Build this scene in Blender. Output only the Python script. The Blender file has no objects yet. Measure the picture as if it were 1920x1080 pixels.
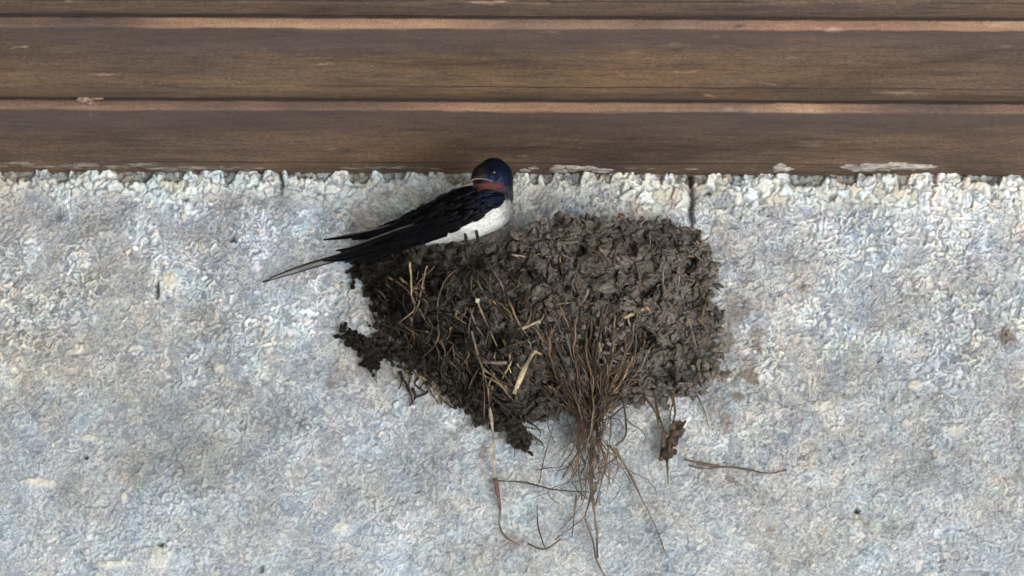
import bpy, bmesh, math, random
import numpy as np
from mathutils import Vector, Matrix

R = math.radians
rng = np.random.default_rng(7)
random.seed(7)
scn = bpy.context.scene
COL = scn.collection

# ------------------------------------------------------------------ camera, sky, sun, exposure
H = 2.40                       # underside of the boards above the ground
PITCH, ROLL = R(20.0), R(0.25)
DIST, FPX = 1.97, 5900.0       # distance to the wall along the axis; focal length in photo pixels
cam_loc = Vector((0.0, -DIST * math.cos(PITCH), H - 0.7502))
fwd = Vector((0, math.cos(PITCH), math.sin(PITCH)))
rgt0, up0 = Vector((1, 0, 0)), Vector((0, -math.sin(PITCH), math.cos(PITCH)))
rgt = rgt0 * math.cos(ROLL) + up0 * math.sin(ROLL)
upv = up0 * math.cos(ROLL) - rgt0 * math.sin(ROLL)
cd = bpy.data.cameras.new("camera")
cam = bpy.data.objects.new("camera", cd)
COL.objects.link(cam)
cam.matrix_world = Matrix(((rgt.x, upv.x, -fwd.x, cam_loc.x), (rgt.y, upv.y, -fwd.y, cam_loc.y),
                           (rgt.z, upv.z, -fwd.z, cam_loc.z), (0, 0, 0, 1)))
cd.sensor_width = 36
cd.lens = 36 * FPX / 1920
cd.clip_start, cd.clip_end = 0.05, 2000
scn.camera = cam

SUN_EL, SUN_AZ = R(60), R(40)          # azimuth: towards the right of straight out from the wall
sdir = Vector((math.sin(SUN_AZ) * math.cos(SUN_EL), -math.cos(SUN_AZ) * math.cos(SUN_EL), math.sin(SUN_EL)))
w = bpy.data.worlds.new("World")
scn.world = w
w.use_nodes = True
nt = w.node_tree
sky = nt.nodes.new("ShaderNodeTexSky")
sky.sky_type = 'NISHITA'
sky.sun_disc = False
sky.sun_elevation = SUN_EL
sky.sun_rotation = math.atan2(sdir.x, sdir.y)
bg = nt.nodes["Background"]
nt.links.new(sky.outputs[0], bg.inputs[0])
bg.inputs[1].default_value = 0.05
sl = bpy.data.lights.new("sun", 'SUN')
sl.energy, sl.angle, sl.color = 5.0, R(0.5), (1.0, 0.965, 0.92)
so = bpy.data.objects.new("sun", sl)
COL.objects.link(so)
so.rotation_euler = sdir.to_track_quat('Z', 'Y').to_euler()
scn.view_settings.view_transform = 'Standard'
scn.view_settings.look = 'None'
scn.view_settings.gamma = 1
scn.view_settings.exposure = 3.86
scn.cycles.use_denoising = True
scn.cycles.max_bounces = 8
scn.cycles.diffuse_bounces = 5


# ------------------------------------------------------------------ helpers
def P(px, py, d=0.0):
    """the point of the place that stands d metres in front of the wall and shows at photo pixel (px, py)"""
    r = fwd * FPX + rgt * (px - 960) + upv * (540 - py)
    k = (-d - cam_loc.y) / r.y
    return cam_loc + r * k


def proj(v):
    """(n,3) points -> photo pixels"""
    q = np.asarray(v) - np.array(cam_loc)
    z = q @ np.array(fwd)
    return 960 + FPX * (q @ np.array(rgt)) / z, 540 - FPX * (q @ np.array(upv)) / z


def S(d=0.0):
    return (P(961, 400, d) - P(960, 400, d)).length


def tag(o, label=None, cat=None, group=None, kind=None):
    if label: o['label'] = label
    if cat: o['category'] = cat
    if group: o['group'] = group
    if kind: o['kind'] = kind
    return o


def empty(name, loc=(0, 0, 0)):
    o = bpy.data.objects.new(name, None)
    o.empty_display_size = 0.05
    o.location = loc
    COL.objects.link(o)
    return o


def mesh_obj(name, verts, faces, mat, parent=None, smooth=True, attrs=None, fmat=None, mats=None):
    me = bpy.data.meshes.new(name)
    verts = np.asarray(verts, dtype=np.float32)
    me.vertices.add(len(verts))
    me.vertices.foreach_set("co", verts.ravel())
    if isinstance(faces, np.ndarray):
        n, k = faces.shape
        me.loops.add(n * k)
        me.loops.foreach_set("vertex_index", faces.astype(np.int32).ravel())
        me.polygons.add(n)
        me.polygons.foreach_set("loop_start", np.arange(0, n * k, k, dtype=np.int32))
    else:
        flat = [i for f in faces for i in f]
        st, c = [], 0
        for f in faces:
            st.append(c); c += len(f)
        me.loops.add(len(flat))
        me.loops.foreach_set("vertex_index", flat)
        me.polygons.add(len(faces))
        me.polygons.foreach_set("loop_start", st)
    me.update(calc_edges=True)
    me.polygons.foreach_set("use_smooth", [smooth] * len(me.polygons))
    for k, a in (attrs or {}).items():
        a = np.asarray(a, dtype=np.float32)
        if a.ndim == 1:
            at = me.attributes.new(k, 'FLOAT', 'POINT')
            at.data.foreach_set("value", a)
        else:
            at = me.attributes.new(k, 'FLOAT_COLOR', 'POINT')
            at.data.foreach_set("color", np.c_[a, np.ones(len(a))].astype(np.float32).ravel())
    me.validate()
    me.materials.append(mat)
    o = bpy.data.objects.new(name, me)
    COL.objects.link(o)
    if parent: 
        o.parent = parent
        loc = Vector(parent.location)
        pp = parent.parent
        while pp:
            loc += Vector(pp.location); pp = pp.parent
        if loc.length > 0:
            o.location = -loc
    return o


class MB:
    """collects pieces into one mesh"""
    def __init__(s): s.v, s.f, s.c, s.n = [], [], [], 0
    def add(s, v, f, c=None):
        v = np.asarray(v, dtype=np.float32)
        s.v.append(v)
        s.f += [[i + s.n for i in q] for q in f]
        s.c.append(np.tile(np.asarray(c if c is not None else (1, 1, 1), dtype=np.float32), (len(v), 1))
                   if c is None or np.ndim(c) == 1 else np.asarray(c, dtype=np.float32))
        s.n += len(v)
    def build(s, name, mat, parent=None, smooth=True):
        return mesh_obj(name, np.concatenate(s.v), s.f, mat, parent, smooth, {'col': np.concatenate(s.c)})


def lat(n, seed): return np.random.default_rng(seed).random((n, n))


def vnoise(x, y, seed):
    t = lat(64, seed)
    xi, yi = np.floor(x).astype(int), np.floor(y).astype(int)
    fx, fy = x - xi, y - yi
    fx, fy = fx * fx * (3 - 2 * fx), fy * fy * (3 - 2 * fy)
    a, b = t[xi % 64, yi % 64], t[(xi + 1) % 64, yi % 64]
    c, d = t[xi % 64, (yi + 1) % 64], t[(xi + 1) % 64, (yi + 1) % 64]
    return (a * (1 - fx) + b * fx) * (1 - fy) + (c * (1 - fx) + d * fx) * fy


def fbm(x, y, seed, o=4, g=0.5):
    s, a, tot = 0, 1.0, 0
    for k in range(o):
        s = s + a * vnoise(x * 2 ** k + 13.7 * k, y * 2 ** k + 5.1 * k, seed + k)
        tot += a; a *= g
    return s / tot


def worley(x, y, seed):
    """F1, F2 and a random number of the nearest cell"""
    jx, jy, jr = lat(128, seed), lat(128, seed + 1), lat(128, seed + 2)
    xi, yi = np.floor(x).astype(int), np.floor(y).astype(int)
    f1 = np.full(x.shape, 9.0); f2 = np.full(x.shape, 9.0); idr = np.zeros(x.shape)
    for dx in (-1, 0, 1):
        for dy in (-1, 0, 1):
            cx, cy = xi + dx, yi + dy
            d = np.hypot(cx + jx[cx % 128, cy % 128] - x, cy + jy[cx % 128, cy % 128] - y)
            m = d < f1
            f2 = np.where(m, f1, np.minimum(f2, d))
            idr = np.where(m, jr[cx % 128, cy % 128], idr)
            f1 = np.where(m, d, f1)
    return f1, f2, idr


def sm(a, b, x):
    t = np.clip((x - a) / (b - a), 0, 1)
    return t * t * (3 - 2 * t)


def new_mat(name, rough=0.9, spec=0.3):
    m = bpy.data.materials.new(name)
    m.use_nodes = True
    b = m.node_tree.nodes["Principled BSDF"]
    b.inputs["Roughness"].default_value = rough
    b.inputs["Specular IOR Level"].default_value = spec
    return m, m.node_tree, b


def N(nt, typ, **kw):
    n = nt.nodes.new(typ)
    for k, v in kw.items():
        if k in n.inputs.keys(): n.inputs[k].default_value = v
        else: setattr(n, k, v)
    return n


def noise_node(nt, scale, detail=5, rough=0.6, stretch=None):
    tc = N(nt, "ShaderNodeNewGeometry")
    src = tc.outputs["Position"]
    if stretch:
        mp = N(nt, "ShaderNodeMapping")
        mp.inputs["Scale"].default_value = stretch
        nt.links.new(src, mp.inputs[0]); src = mp.outputs[0]
    n = N(nt, "ShaderNodeTexNoise", Scale=scale, Detail=detail, Roughness=rough)
    nt.links.new(src, n.inputs["Vector"])
    return n


def ramp(nt, src, stops):
    r = N(nt, "ShaderNodeValToRGB")
    e = r.color_ramp.elements
    while len(e) < len(stops): e.new(0.5)
    for q, (p, c) in zip(e, stops):
        q.position = p
        q.color = (*c, 1) if len(c) == 3 else c
    nt.links.new(src, r.inputs[0])
    return r


def mix(nt, a, b, fac, mode='MIX'):
    m = N(nt, "ShaderNodeMix", data_type='RGBA', blend_type=mode)
    for k, v in ((0, fac), (6, a), (7, b)):
        if isinstance(v, (int, float)): m.inputs[k].default_value = v
        elif isinstance(v, tuple): m.inputs[k].default_value = (*v, 1)
        else: nt.links.new(v, m.inputs[k])
    return m.outputs[2]


def bump(nt, b, src, strength, dist):
    k = N(nt, "ShaderNodeBump", Strength=strength, Distance=dist)
    nt.links.new(src, k.inputs["Height"])
    nt.links.new(k.outputs[0], b.inputs["Normal"])


def col_attr(nt, name='col'):
    a = N(nt, "ShaderNodeAttribute")
    a.attribute_name = name
    return a


# ------------------------------------------------------------------ materials
M_wall, t_, b_ = new_mat("rendered_stone", 0.88, 0.25)
a_ = col_attr(t_)
n_ = noise_node(t_, 900, 4, 0.7)
r_ = ramp(t_, n_.outputs[0], [(0.3, (0.78, 0.78, 0.79)), (0.7, (1.18, 1.18, 1.17))])
t_.links.new(mix(t_, a_.outputs["Color"], r_.outputs[0], 1.0, 'MULTIPLY'), b_.inputs["Base Color"])
bump(t_, b_, n_.outputs[0], 0.5, 0.0009)

M_wood, t_, b_ = new_mat("weathered_board", 0.75, 0.25)
g1 = noise_node(t_, 60, 6, 0.65, (0.06, 1, 1))           # long grain
g2 = noise_node(t_, 9, 4, 0.55, (0.35, 1.3, 1))          # blotches
g3 = noise_node(t_, 640, 3, 0.7, (0.45, 1, 1))           # fine fibres
g4 = noise_node(t_, 1500, 2, 0.7)
g5 = noise_node(t_, 190, 4, 0.72, (0.22, 1, 1))
g6 = noise_node(t_, 26, 5, 0.62, (0.45, 1.2, 1))
c1 = ramp(t_, g1.outputs[0], [(0.30, (0.074, 0.050, 0.037)), (0.5, (0.125, 0.088, 0.064)), (0.72, (0.185, 0.130, 0.090))])
c2 = ramp(t_, g2.outputs[0], [(0.33, (0.080, 0.066, 0.064)), (0.5, (0.128, 0.092, 0.068)), (0.66, (0.175, 0.118, 0.068))])
cc = mix(t_, c1.outputs[0], c2.outputs[0], 0.55)
f_ = ramp(t_, g5.outputs[0], [(0.34, (0.62, 0.60, 0.58)), (0.48, (1.0, 1.0, 1.0)), (0.66, (1.25, 1.22, 1.16))])
cc = mix(t_, cc, f_.outputs[0], 0.8, 'MULTIPLY')
f_ = ramp(t_, g6.outputs[0], [(0.34, (0.62, 0.61, 0.64)), (0.5, (1.0, 1.0, 1.0)), (0.66, (1.26, 1.19, 1.10))])
cc = mix(t_, cc, f_.outputs[0], 0.9, 'MULTIPLY')
f_ = ramp(t_, g3.outputs[0], [(0.3, (0.50, 0.50, 0.50)), (0.7, (1.5, 1.47, 1.42))])
cc = mix(t_, cc, f_.outputs[0], 0.75, 'MULTIPLY')
f_ = ramp(t_, g4.outputs[0], [(0.35, (0.68, 0.68, 0.68)), (0.65, (1.32, 1.32, 1.32))])
cc = mix(t_, cc, f_.outputs[0], 0.8, 'MULTIPLY')
at_e = col_attr(t_, 'edge')
eo = ramp(t_, g1.outputs[0], [(0.3, (0.15, 0.088, 0.062)), (0.5, (0.255, 0.155, 0.105)), (0.7, (0.37, 0.255, 0.165))])
eo2 = mix(t_, eo.outputs[0], f_.outputs[0], 1.0, 'MULTIPLY')
cc = mix(t_, cc, eo2, at_e.outputs["Fac"])
at_s = col_attr(t_, 'scar')
cc = mix(t_, cc, (0.52, 0.40, 0.28), at_s.outputs["Fac"])
at_d = col_attr(t_, 'dark')
cc = mix(t_, cc, (0.035, 0.026, 0.022), at_d.outputs["Fac"])
at_g = col_attr(t_, 'grey')
cc = mix(t_, cc, (0.088, 0.074, 0.073), at_g.outputs["Fac"])
cc = mix(t_, cc, (1.06, 1.0, 0.985), 1.0, 'MULTIPLY')
t_.links.new(cc, b_.inputs["Base Color"])
bump(t_, b_, g3.outputs[0], 0.6, 0.0012)

M_col, t_, b_ = new_mat("dried_mud", 0.95, 0.12)
a_ = col_attr(t_)
n1 = noise_node(t_, 420, 5, 0.7)
r_ = ramp(t_, n1.outputs[0], [(0.3, (0.55, 0.54, 0.53)), (0.7, (1.4, 1.38, 1.35))])
t_.links.new(mix(t_, a_.outputs["Color"], r_.outputs[0], 1.0, 'MULTIPLY'), b_.inputs["Base Color"])
bump(t_, b_, n1.outputs[0], 0.8, 0.0012)

M_straw, t_, b_ = new_mat("dry_straw", 0.6, 0.35)
a_ = col_attr(t_)
n1 = noise_node(t_, 500, 3, 0.6)
r_ = ramp(t_, n1.outputs[0], [(0.3, (0.7, 0.7, 0.7)), (0.7, (1.25, 1.25, 1.25))])
t_.links.new(mix(t_, a_.outputs["Color"], r_.outputs[0], 1.0, 'MULTIPLY'), b_.inputs["Base Color"])

M_plaster, t_, b_ = new_mat("pale_plaster", 0.85, 0.25)
n1 = noise_node(t_, 260, 5, 0.65, (0.4, 1, 1))
r_ = ramp(t_, n1.outputs[0], [(0.32, (0.16, 0.13, 0.11)), (0.5, (0.38, 0.34, 0.30)), (0.68, (0.66, 0.64, 0.60))])
t_.links.new(r_.outputs[0], b_.inputs["Base Color"])
bump(t_, b_, n1.outputs[0], 0.6, 0.0012)

M_plume, t_, b_ = new_mat("plumage", 0.42, 0.35)
a_ = col_attr(t_)
n1 = noise_node(t_, 1100, 3, 0.6)
r_ = ramp(t_, n1.outputs[0], [(0.3, (0.7, 0.7, 0.7)), (0.7, (1.25, 1.25, 1.25))])
t_.links.new(mix(t_, a_.outputs["Color"], r_.outputs[0], 1.0, 'MULTIPLY'), b_.inputs["Base Color"])
ag = col_attr(t_, 'gloss')
mr = N(t_, "ShaderNodeMapRange")
mr.inputs[3].default_value, mr.inputs[4].default_value = 0.85, 0.34
t_.links.new(ag.outputs["Fac"], mr.inputs[0]); t_.links.new(mr.outputs[0], b_.inputs["Roughness"])
b_.inputs["Specular Tint"].default_value = (0.35, 0.5, 1.0, 1)
bump(t_, b_, n1.outputs[0], 0.4, 0.0005)

M_eye, t_, b_ = new_mat("eye", 0.06, 0.6)
b_.inputs["Base Color"].default_value = (0.006, 0.005, 0.004, 1)
M_bill, t_, b_ = new_mat("bill_horn", 0.5, 0.4)
n1 = noise_node(t_, 600)
r_ = ramp(t_, n1.outputs[0], [(0.3, (0.015, 0.012, 0.011)), (0.7, (0.035, 0.028, 0.025))])
t_.links.new(r_.outputs[0], b_.inputs["Base Color"])
M_gape, t_, b_ = new_mat("gape_skin", 0.6, 0.3)
n1 = noise_node(t_, 700)
r_ = ramp(t_, n1.outputs[0], [(0.3, (0.12, 0.098, 0.088)), (0.7, (0.24, 0.20, 0.175))])
t_.links.new(r_.outputs[0], b_.inputs["Base Color"])
M_leg, t_, b_ = new_mat("leg_skin", 0.6, 0.3)
n1 = noise_node(t_, 700)
r_ = ramp(t_, n1.outputs[0], [(0.3, (0.02, 0.014, 0.014)), (0.7, (0.06, 0.04, 0.04))])
t_.links.new(r_.outputs[0], b_.inputs["Base Color"])

M_bounce, t_, b_ = new_mat("pale_bounce", 0.95, 0.1)
n1 = noise_node(t_, 18, 6, 0.7)
r_ = ramp(t_, n1.outputs[0], [(0.3, (0.74, 0.74, 0.74)), (0.7, (0.82, 0.82, 0.81))])
t_.links.new(r_.outputs[0], b_.inputs["Base Color"])
M_lawn, t_, b_ = new_mat("dark_gravel", 0.95, 0.1)
n1 = noise_node(t_, 8, 6, 0.7)
r_ = ramp(t_, n1.outputs[0], [(0.3, (0.014, 0.0145, 0.013)), (0.7, (0.030, 0.0305, 0.028))])
t_.links.new(r_.outputs[0], b_.inputs["Base Color"])


M_sky_blocker, t_, b_ = new_mat("sky_blocker_green", 0.95, 0.1)
n1 = noise_node(t_, 0.4, 6, 0.7)
r_ = ramp(t_, n1.outputs[0], [(0.3, (0.025, 0.032, 0.016)), (0.7, (0.055, 0.065, 0.032))])
t_.links.new(r_.outputs[0], b_.inputs["Base Color"])

# ------------------------------------------------------------------ ground, added bounce patch and sky blocker
def grid_faces(nx, nz):
    i = np.arange(nx * nz).reshape(nz, nx)
    return np.stack([i[:-1, :-1], i[:-1, 1:], i[1:, 1:], i[1:, :-1]], -1).reshape(-1, 4)


tag(mesh_obj("ground", [(-300, -300, 0), (300, -300, 0), (300, 300, 0), (-300, 300, 0)], [[0, 1, 2, 3]], M_lawn), kind='structure')
tag(mesh_obj("bounce_patch", [(1.0, -9.5, .004), (4.2, -9.5, .004), (4.2, -2.7, .004), (1.0, -2.7, .004)], [[0, 1, 2, 3]], M_bounce), kind='structure')  # unseen pale patch added to throw bounced sunlight up from the right


hx = np.linspace(-160, 160, 81); hy = np.linspace(-130, -45, 22)
HX, HY = np.meshgrid(hx, hy)
HZ = 9.5 * np.sin(np.pi * np.clip((HY + 130) / 85, 0, 1)) ** .6 * (.8 + .4 * fbm(HX * .05, HY * .05, 901, 3)) - .05
tag(mesh_obj("sky_blocker", np.stack([HX, HY, HZ], -1).reshape(-1, 3), grid_faces(81, 22), M_sky_blocker), kind='structure')  # unseen rise added behind the camera to block low sky light


def box(mb, a, b, c=(1, 1, 1)):
    x0, y0, z0 = a; x1, y1, z1 = b
    mb.add([(x0, y0, z0), (x1, y0, z0), (x1, y1, z0), (x0, y1, z0), (x0, y0, z1), (x1, y0, z1), (x1, y1, z1), (x0, y1, z1)],
           [[3, 2, 1, 0], [4, 5, 6, 7], [0, 1, 5, 4], [1, 2, 6, 5], [2, 3, 7, 6], [3, 0, 4, 7]], c)


BW, NB, BOFF = 0.1188, 10, 0.0153


# ------------------------------------------------------------------ wall
def dense_axis(a, b, step, far_lo, far_hi):
    core = np.arange(a, b, step)
    def grow(d):
        out, s, x = [], step, 0
        while x < d:
            s *= 1.12; x += s; out.append(min(x, d))
        return np.array(out)
    return np.concatenate([(a - grow(a - far_lo))[::-1], core, core[-1] + grow(far_hi - core[-1])])


def spots(px, py, lst):
    """sum of soft elliptical marks given as (px, py, half-width, half-height, amount)"""
    s = np.zeros(px.shape)
    wob = (fbm(px * 0.05, py * 0.05, 71, 3) - 0.5) * 1.3
    for (x, y, a, b, k) in lst:
        q = ((px - x) / a) ** 2 + ((py - y) / b) ** 2
        s = np.maximum(s, k * sm(1.0, 0.35, np.sqrt(q) + wob * 0.6))
    return s


xs = dense_axis(-0.42, 0.42, 0.00075, -2.6, 2.6)
zs = dense_axis(H - 0.335, H + 0.012, 0.00075, 0.0, H + 0.03)
X, Z = np.meshgrid(xs, zs)
V0 = np.stack([X, np.zeros_like(X), Z], -1).reshape(-1, 3)
PX, PY = proj(V0)
PX, PY = PX.reshape(X.shape), PY.reshape(X.shape)
top = 328 + (PX - 960) * 0.0044
below = PY - top                                                # photo pixels below the boards
wx = X + (fbm(X * 170, Z * 170, 3, 3) - 0.5) * 0.012
wz = Z + (fbm(X * 170, Z * 170, 9, 3) - 0.5) * 0.012
big = fbm(X * 9, Z * 9, 21, 4)
cover = fbm(X * 55, Z * 55, 31, 4)
cover2 = fbm(X * 13, Z * 13, 33, 3)
# small chippings over the whole face, larger ones bare along the top
f1, f2, ida = worley(wx * 310, wz * 280, 41)
ea = sm(0.0, 0.34, f2 - f1)
g1w, g2w, idb = worley(wx * 150, wz * 118, 51)
eb = sm(0.02, 0.28, g2w - g1w)
h1w, h2w, idc = worley(wx * 640, wz * 640, 61)
ec = sm(0.0, 0.35, h2w - h1w)
right_hi = sm(1230, 1480, PX + (cover2 - .5) * 300) * sm(520, 60, below + (cover2 - .5) * 300)
band = sm(72, 22, below + (fbm(X * 40, Z * 40, 77, 3) - 0.5) * 90 - 26 * right_hi)
mid = np.clip(sm(0.42, 0.58, cover) * (0.45 + 0.8 * sm(560, 80, below)) * sm(.30, .55, cover2) + 0.55 * right_hi * sm(.36, .52, cover), 0, 1)
fine = fbm(X * 900, Z * 900, 81, 3)
hgt = (0.0014 * ea * (0.25 + 0.75 * mid) * (0.4 + 1.1 * ida)
       + band * (0.0020 * np.sqrt(np.clip(eb, 0, 1)) * (0.55 + 0.9 * idb) - 0.0003)
       + 0.0005 * ec * (0.4 + idc) + (big - 0.5) * 0.009 * sm(4, 60, below) + (fbm(X * 55, Z * 55, 91, 4) - 0.5) * 0.0048 * (.35 + .65 * sm(0, 50, below)) + (fine - 0.5) * 0.0014)
# colour: pale chippings in a greyer cement
def pal(r, stops):
    out = np.zeros(r.shape + (3,))
    for k in range(3):
        out[..., k] = np.interp(r, [s[0] for s in stops], [s[1][k] for s in stops])
    return out
chip = pal(ida, [(0, (.26, .275, .32)), (.18, (.40, .42, .48)), (.36, (.60, .66, .68)), (.5, (.68, .74, .77)), (.64, (.68, .65, .71)), (.78, (.85, .87, .86)), (.92, (.88, .88, .87)), (1, (.80, .71, .60))])
stone = pal(idb, [(0, (.60, .56, .47)), (.3, (.84, .82, .74)), (.6, (.86, .87, .83)), (.8, (.78, .84, .85)), (1, (.82, .70, .57))])
gr = pal(idc, [(0, (.28, .29, .33)), (.4, (.46, .47, .50)), (.75, (.62, .62, .62)), (1, (.70, .65, .56))])
cem = np.array([.255, .262, .285])
colr = cem * (1 - 0.8 * ec[..., None]) + gr * 0.8 * ec[..., None]
ka = (ea * (0.22 + 0.78 * mid))[..., None]
colr = colr * (1 - ka) + chip * ka
kb = (band * (0.25 + 0.75 * eb))[..., None]
colr = colr * (1 - kb) + (stone * (0.48 + 0.52 * eb[..., None])) * kb
tone = 0.76 + 0.26 * big + 0.46 * (fbm(X * 34, Z * 34, 101, 4) - 0.5) + 0.30 * (fbm(X * 90, Z * 90, 103, 3) - 0.5) + 0.16 * right_hi
hue = fbm(X * 60, Z * 60, 111, 4)[..., None] * .6 + fbm(X * 7, Z * 7, 113, 3)[..., None] * .4
hue2 = fbm(X * 110, Z * 110, 115, 3)[..., None]
colr = colr * np.array([.98, 1.0, .995]) * tone[..., None] * (1 + (hue - 0.5) * np.array([0.30, 0.03, -0.34]) + (hue2 - .5) * np.array([-.10, .05, .06]))
# veins, holes, the two joints, smears of mud, a painted bird shadow and buff stones
vein = np.abs(fbm(X * 75, Z * 75, 121, 4) - 0.5)
vk = (sm(0.024, 0.0, vein) * 0.5 * sm(.40, .60, fbm(X * 20, Z * 20, 125, 3)) + sm(0.02, 0.0, np.abs(fbm(X * 160, Z * 160, 127, 3) - .5)) * .28)
colr = colr * (1 - vk[..., None] * np.array([.9, .85, .75])); hgt = hgt - vk * 0.0014
def joint(x0, y1, wpx, k):
    cx = x0 + (fbm(PY * 0.04, PY * 0 + x0, 131, 3) - 0.5) * 14
    return sm(wpx, wpx * 0.25, np.abs(PX - cx)) * sm(y1, y1 - 45, PY) * k
jt = np.maximum(joint(526, 375, 6.5, 1.0), joint(1296, 440, 7, 1.0))
jt2 = np.maximum(joint(520, 450, 14, 0.35), joint(1296, 470, 16, 0.4))
hgt = hgt - 0.0045 * jt - 0.002 * jt2
colr = colr * (1 - np.maximum(jt * 0.82, jt2 * 0.5)[..., None] * np.array([.9, .92, .95]))
mud_shade_sp = spots(PX, PY, [(1885, 632, 26, 26, .75), (1505, 541, 16, 12, .8), (1420, 632, 18, 34, .6), (1375, 600, 26, 30, .55), (1400, 690, 34, 26, .45),
                        (1380, 745, 20, 14, .75), (1360, 795, 14, 26, .6), (1340, 760, 30, 30, .4), (1370, 560, 22, 26, .4), (905, 850, 16, 24, .55), (620, 722, 12, 16, .6),
                        (640, 700, 30, 20, .3), (965, 1015, 34, 26, .45), (1370, 650, 60, 60, .28), (690, 590, 26, 60, .35), (700, 700, 60, 26, .35), (850, 745, 60, 24, .45),
                        (1450, 990, 16, 12, .35), (1215, 995, 12, 10, .5), (1590, 745, 22, 10, .4), (690, 420, 60, 40, .22), (1330, 560, 30, 110, .3)])  # the faint spot up-left of the bird paints its shadow on the wall
spk = sm(.55, .63, fbm(X * 120, Z * 120, 145, 3)) * np.maximum(spots(PX, PY, [(1385, 680, 90, 140, .9)]), np.maximum(spots(PX, PY, [(660, 690, 90, 80, .6)]), spots(PX, PY, [(900, 800, 90, 70, .5)])))
mud_shade_sp = np.maximum(mud_shade_sp, spk * .85)
colr = colr * (1 - mud_shade_sp[..., None]) + np.array([.155, .115, .09]) * mud_shade_sp[..., None]
hgt = hgt + mud_shade_sp * 0.0012
buff = spots(PX, PY, [(318, 532, 22, 28, .8), (300, 1045, 34, 34, .45), (75, 905, 40, 12, .7), (150, 655, 18, 16, .7), (345, 400, 8, 22, .8), (410, 690, 16, 14, .6),
                      (215, 1058, 44, 8, .8), (640, 990, 26, 16, .55), (1715, 720, 14, 14, .6), (165, 820, 26, 8, .6), (232, 930, 10, 14, .7), (1790, 805, 30, 14, .45),
                      (1700, 790, 14, 8, .7), (1540, 760, 30, 12, .5)])
colr = colr * (1 - buff[..., None]) + np.array([.74, .69, .58]) * buff[..., None]
hgt = hgt + buff * 0.0022
holes = spots(PX, PY, [(162, 858, 6, 6, 1), (1606, 958, 8, 7, 1), (302, 1022, 10, 5, 1), (296, 545, 5, 26, .8), (279, 455, 8, 12, .6), (437, 452, 9, 8, .7), (345, 374, 9, 7, .7),
                       (1560, 368, 9, 7, .8), (1328, 363, 7, 6, .8), (1577, 855, 20, 16, .35), (490, 1068, 6, 10, .6), (110, 405, 8, 14, .5)])
colr = colr * (1 - 0.8 * holes[..., None]); hgt = hgt - holes * 0.004
# crumbly top edge: some chippings are missing where the boards meet the wall
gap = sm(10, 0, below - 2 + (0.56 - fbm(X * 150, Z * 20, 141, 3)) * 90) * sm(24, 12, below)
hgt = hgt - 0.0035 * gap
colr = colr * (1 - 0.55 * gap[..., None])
fade = sm(0.55, 0.45, np.abs(X)) * sm(H - .48, H - .36, Z)
hgt = hgt * (0.35 + 0.65 * fade) 
colr = np.clip(colr, 0.02, 0.88)
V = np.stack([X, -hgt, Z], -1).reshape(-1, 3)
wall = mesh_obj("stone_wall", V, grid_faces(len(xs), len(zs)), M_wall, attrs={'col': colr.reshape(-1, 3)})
tag(wall, "pale grey rough stone chipping wall below the brown wooden boards", "wall")

# ------------------------------------------------------------------ boards of the soffit
light_blocker_mb = MB()
box(light_blocker_mb, (-2.6, -BW * NB - 0.03, H + 0.034), (2.6, 0.4, H + 0.20))  # unseen slab added over the boards to seal out light
tag(light_blocker_mb.build("added_light_blocker", M_wood, smooth=False), kind='structure')
soffit = empty("wooden_soffit", (0, 0, H))
tag(soffit, "weathered brown wooden soffit boards running along the top of the stone wall", "soffit")

prof = [(.984, .030), (.984, .0066), (.986, .0060), (.9992, .0056), (.9992, .0046), (.9990, .0034), (.9980, .0018), (.9960, .0007), (.9920, .0002), (.985, 0)]
prof += [(u, 0) for u in np.linspace(.975, .310, 60)]
prof += [(.303, 0), (.299, .0003), (.296, .0012), (.290, .0012), (.285, .0003), (.280, .0002)]
prof += [(u, .0003 + .0052 * ((.275 - u) / .240) ** 1.5) for u in np.linspace(.275, .035, 18)]
prof += [(.030, .0059), (.024, .0080), (.020, .030)]
prof = np.array(prof)
wave = lambda x, s, k: (fbm(x * k, x * 0 + s, 151, 3) - 0.5)
def streaks(px, py, lst):
    s = np.zeros(px.shape)
    wx_ = (fbm(px * .03, py * .4, 241, 3) - .5) * 60
    wy_ = (fbm(px * .06, py * .1, 251, 4) - .5) * 10
    for (x, y, a, b, k) in lst:
        s = np.maximum(s, k * sm(1.0, 0.2, np.hypot((px - x + wx_ * min(1, a / 30)) / (a * 1.25), (py - y + wy_ * min(1, b / 6)) / (b * .62))))
    return s


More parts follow.
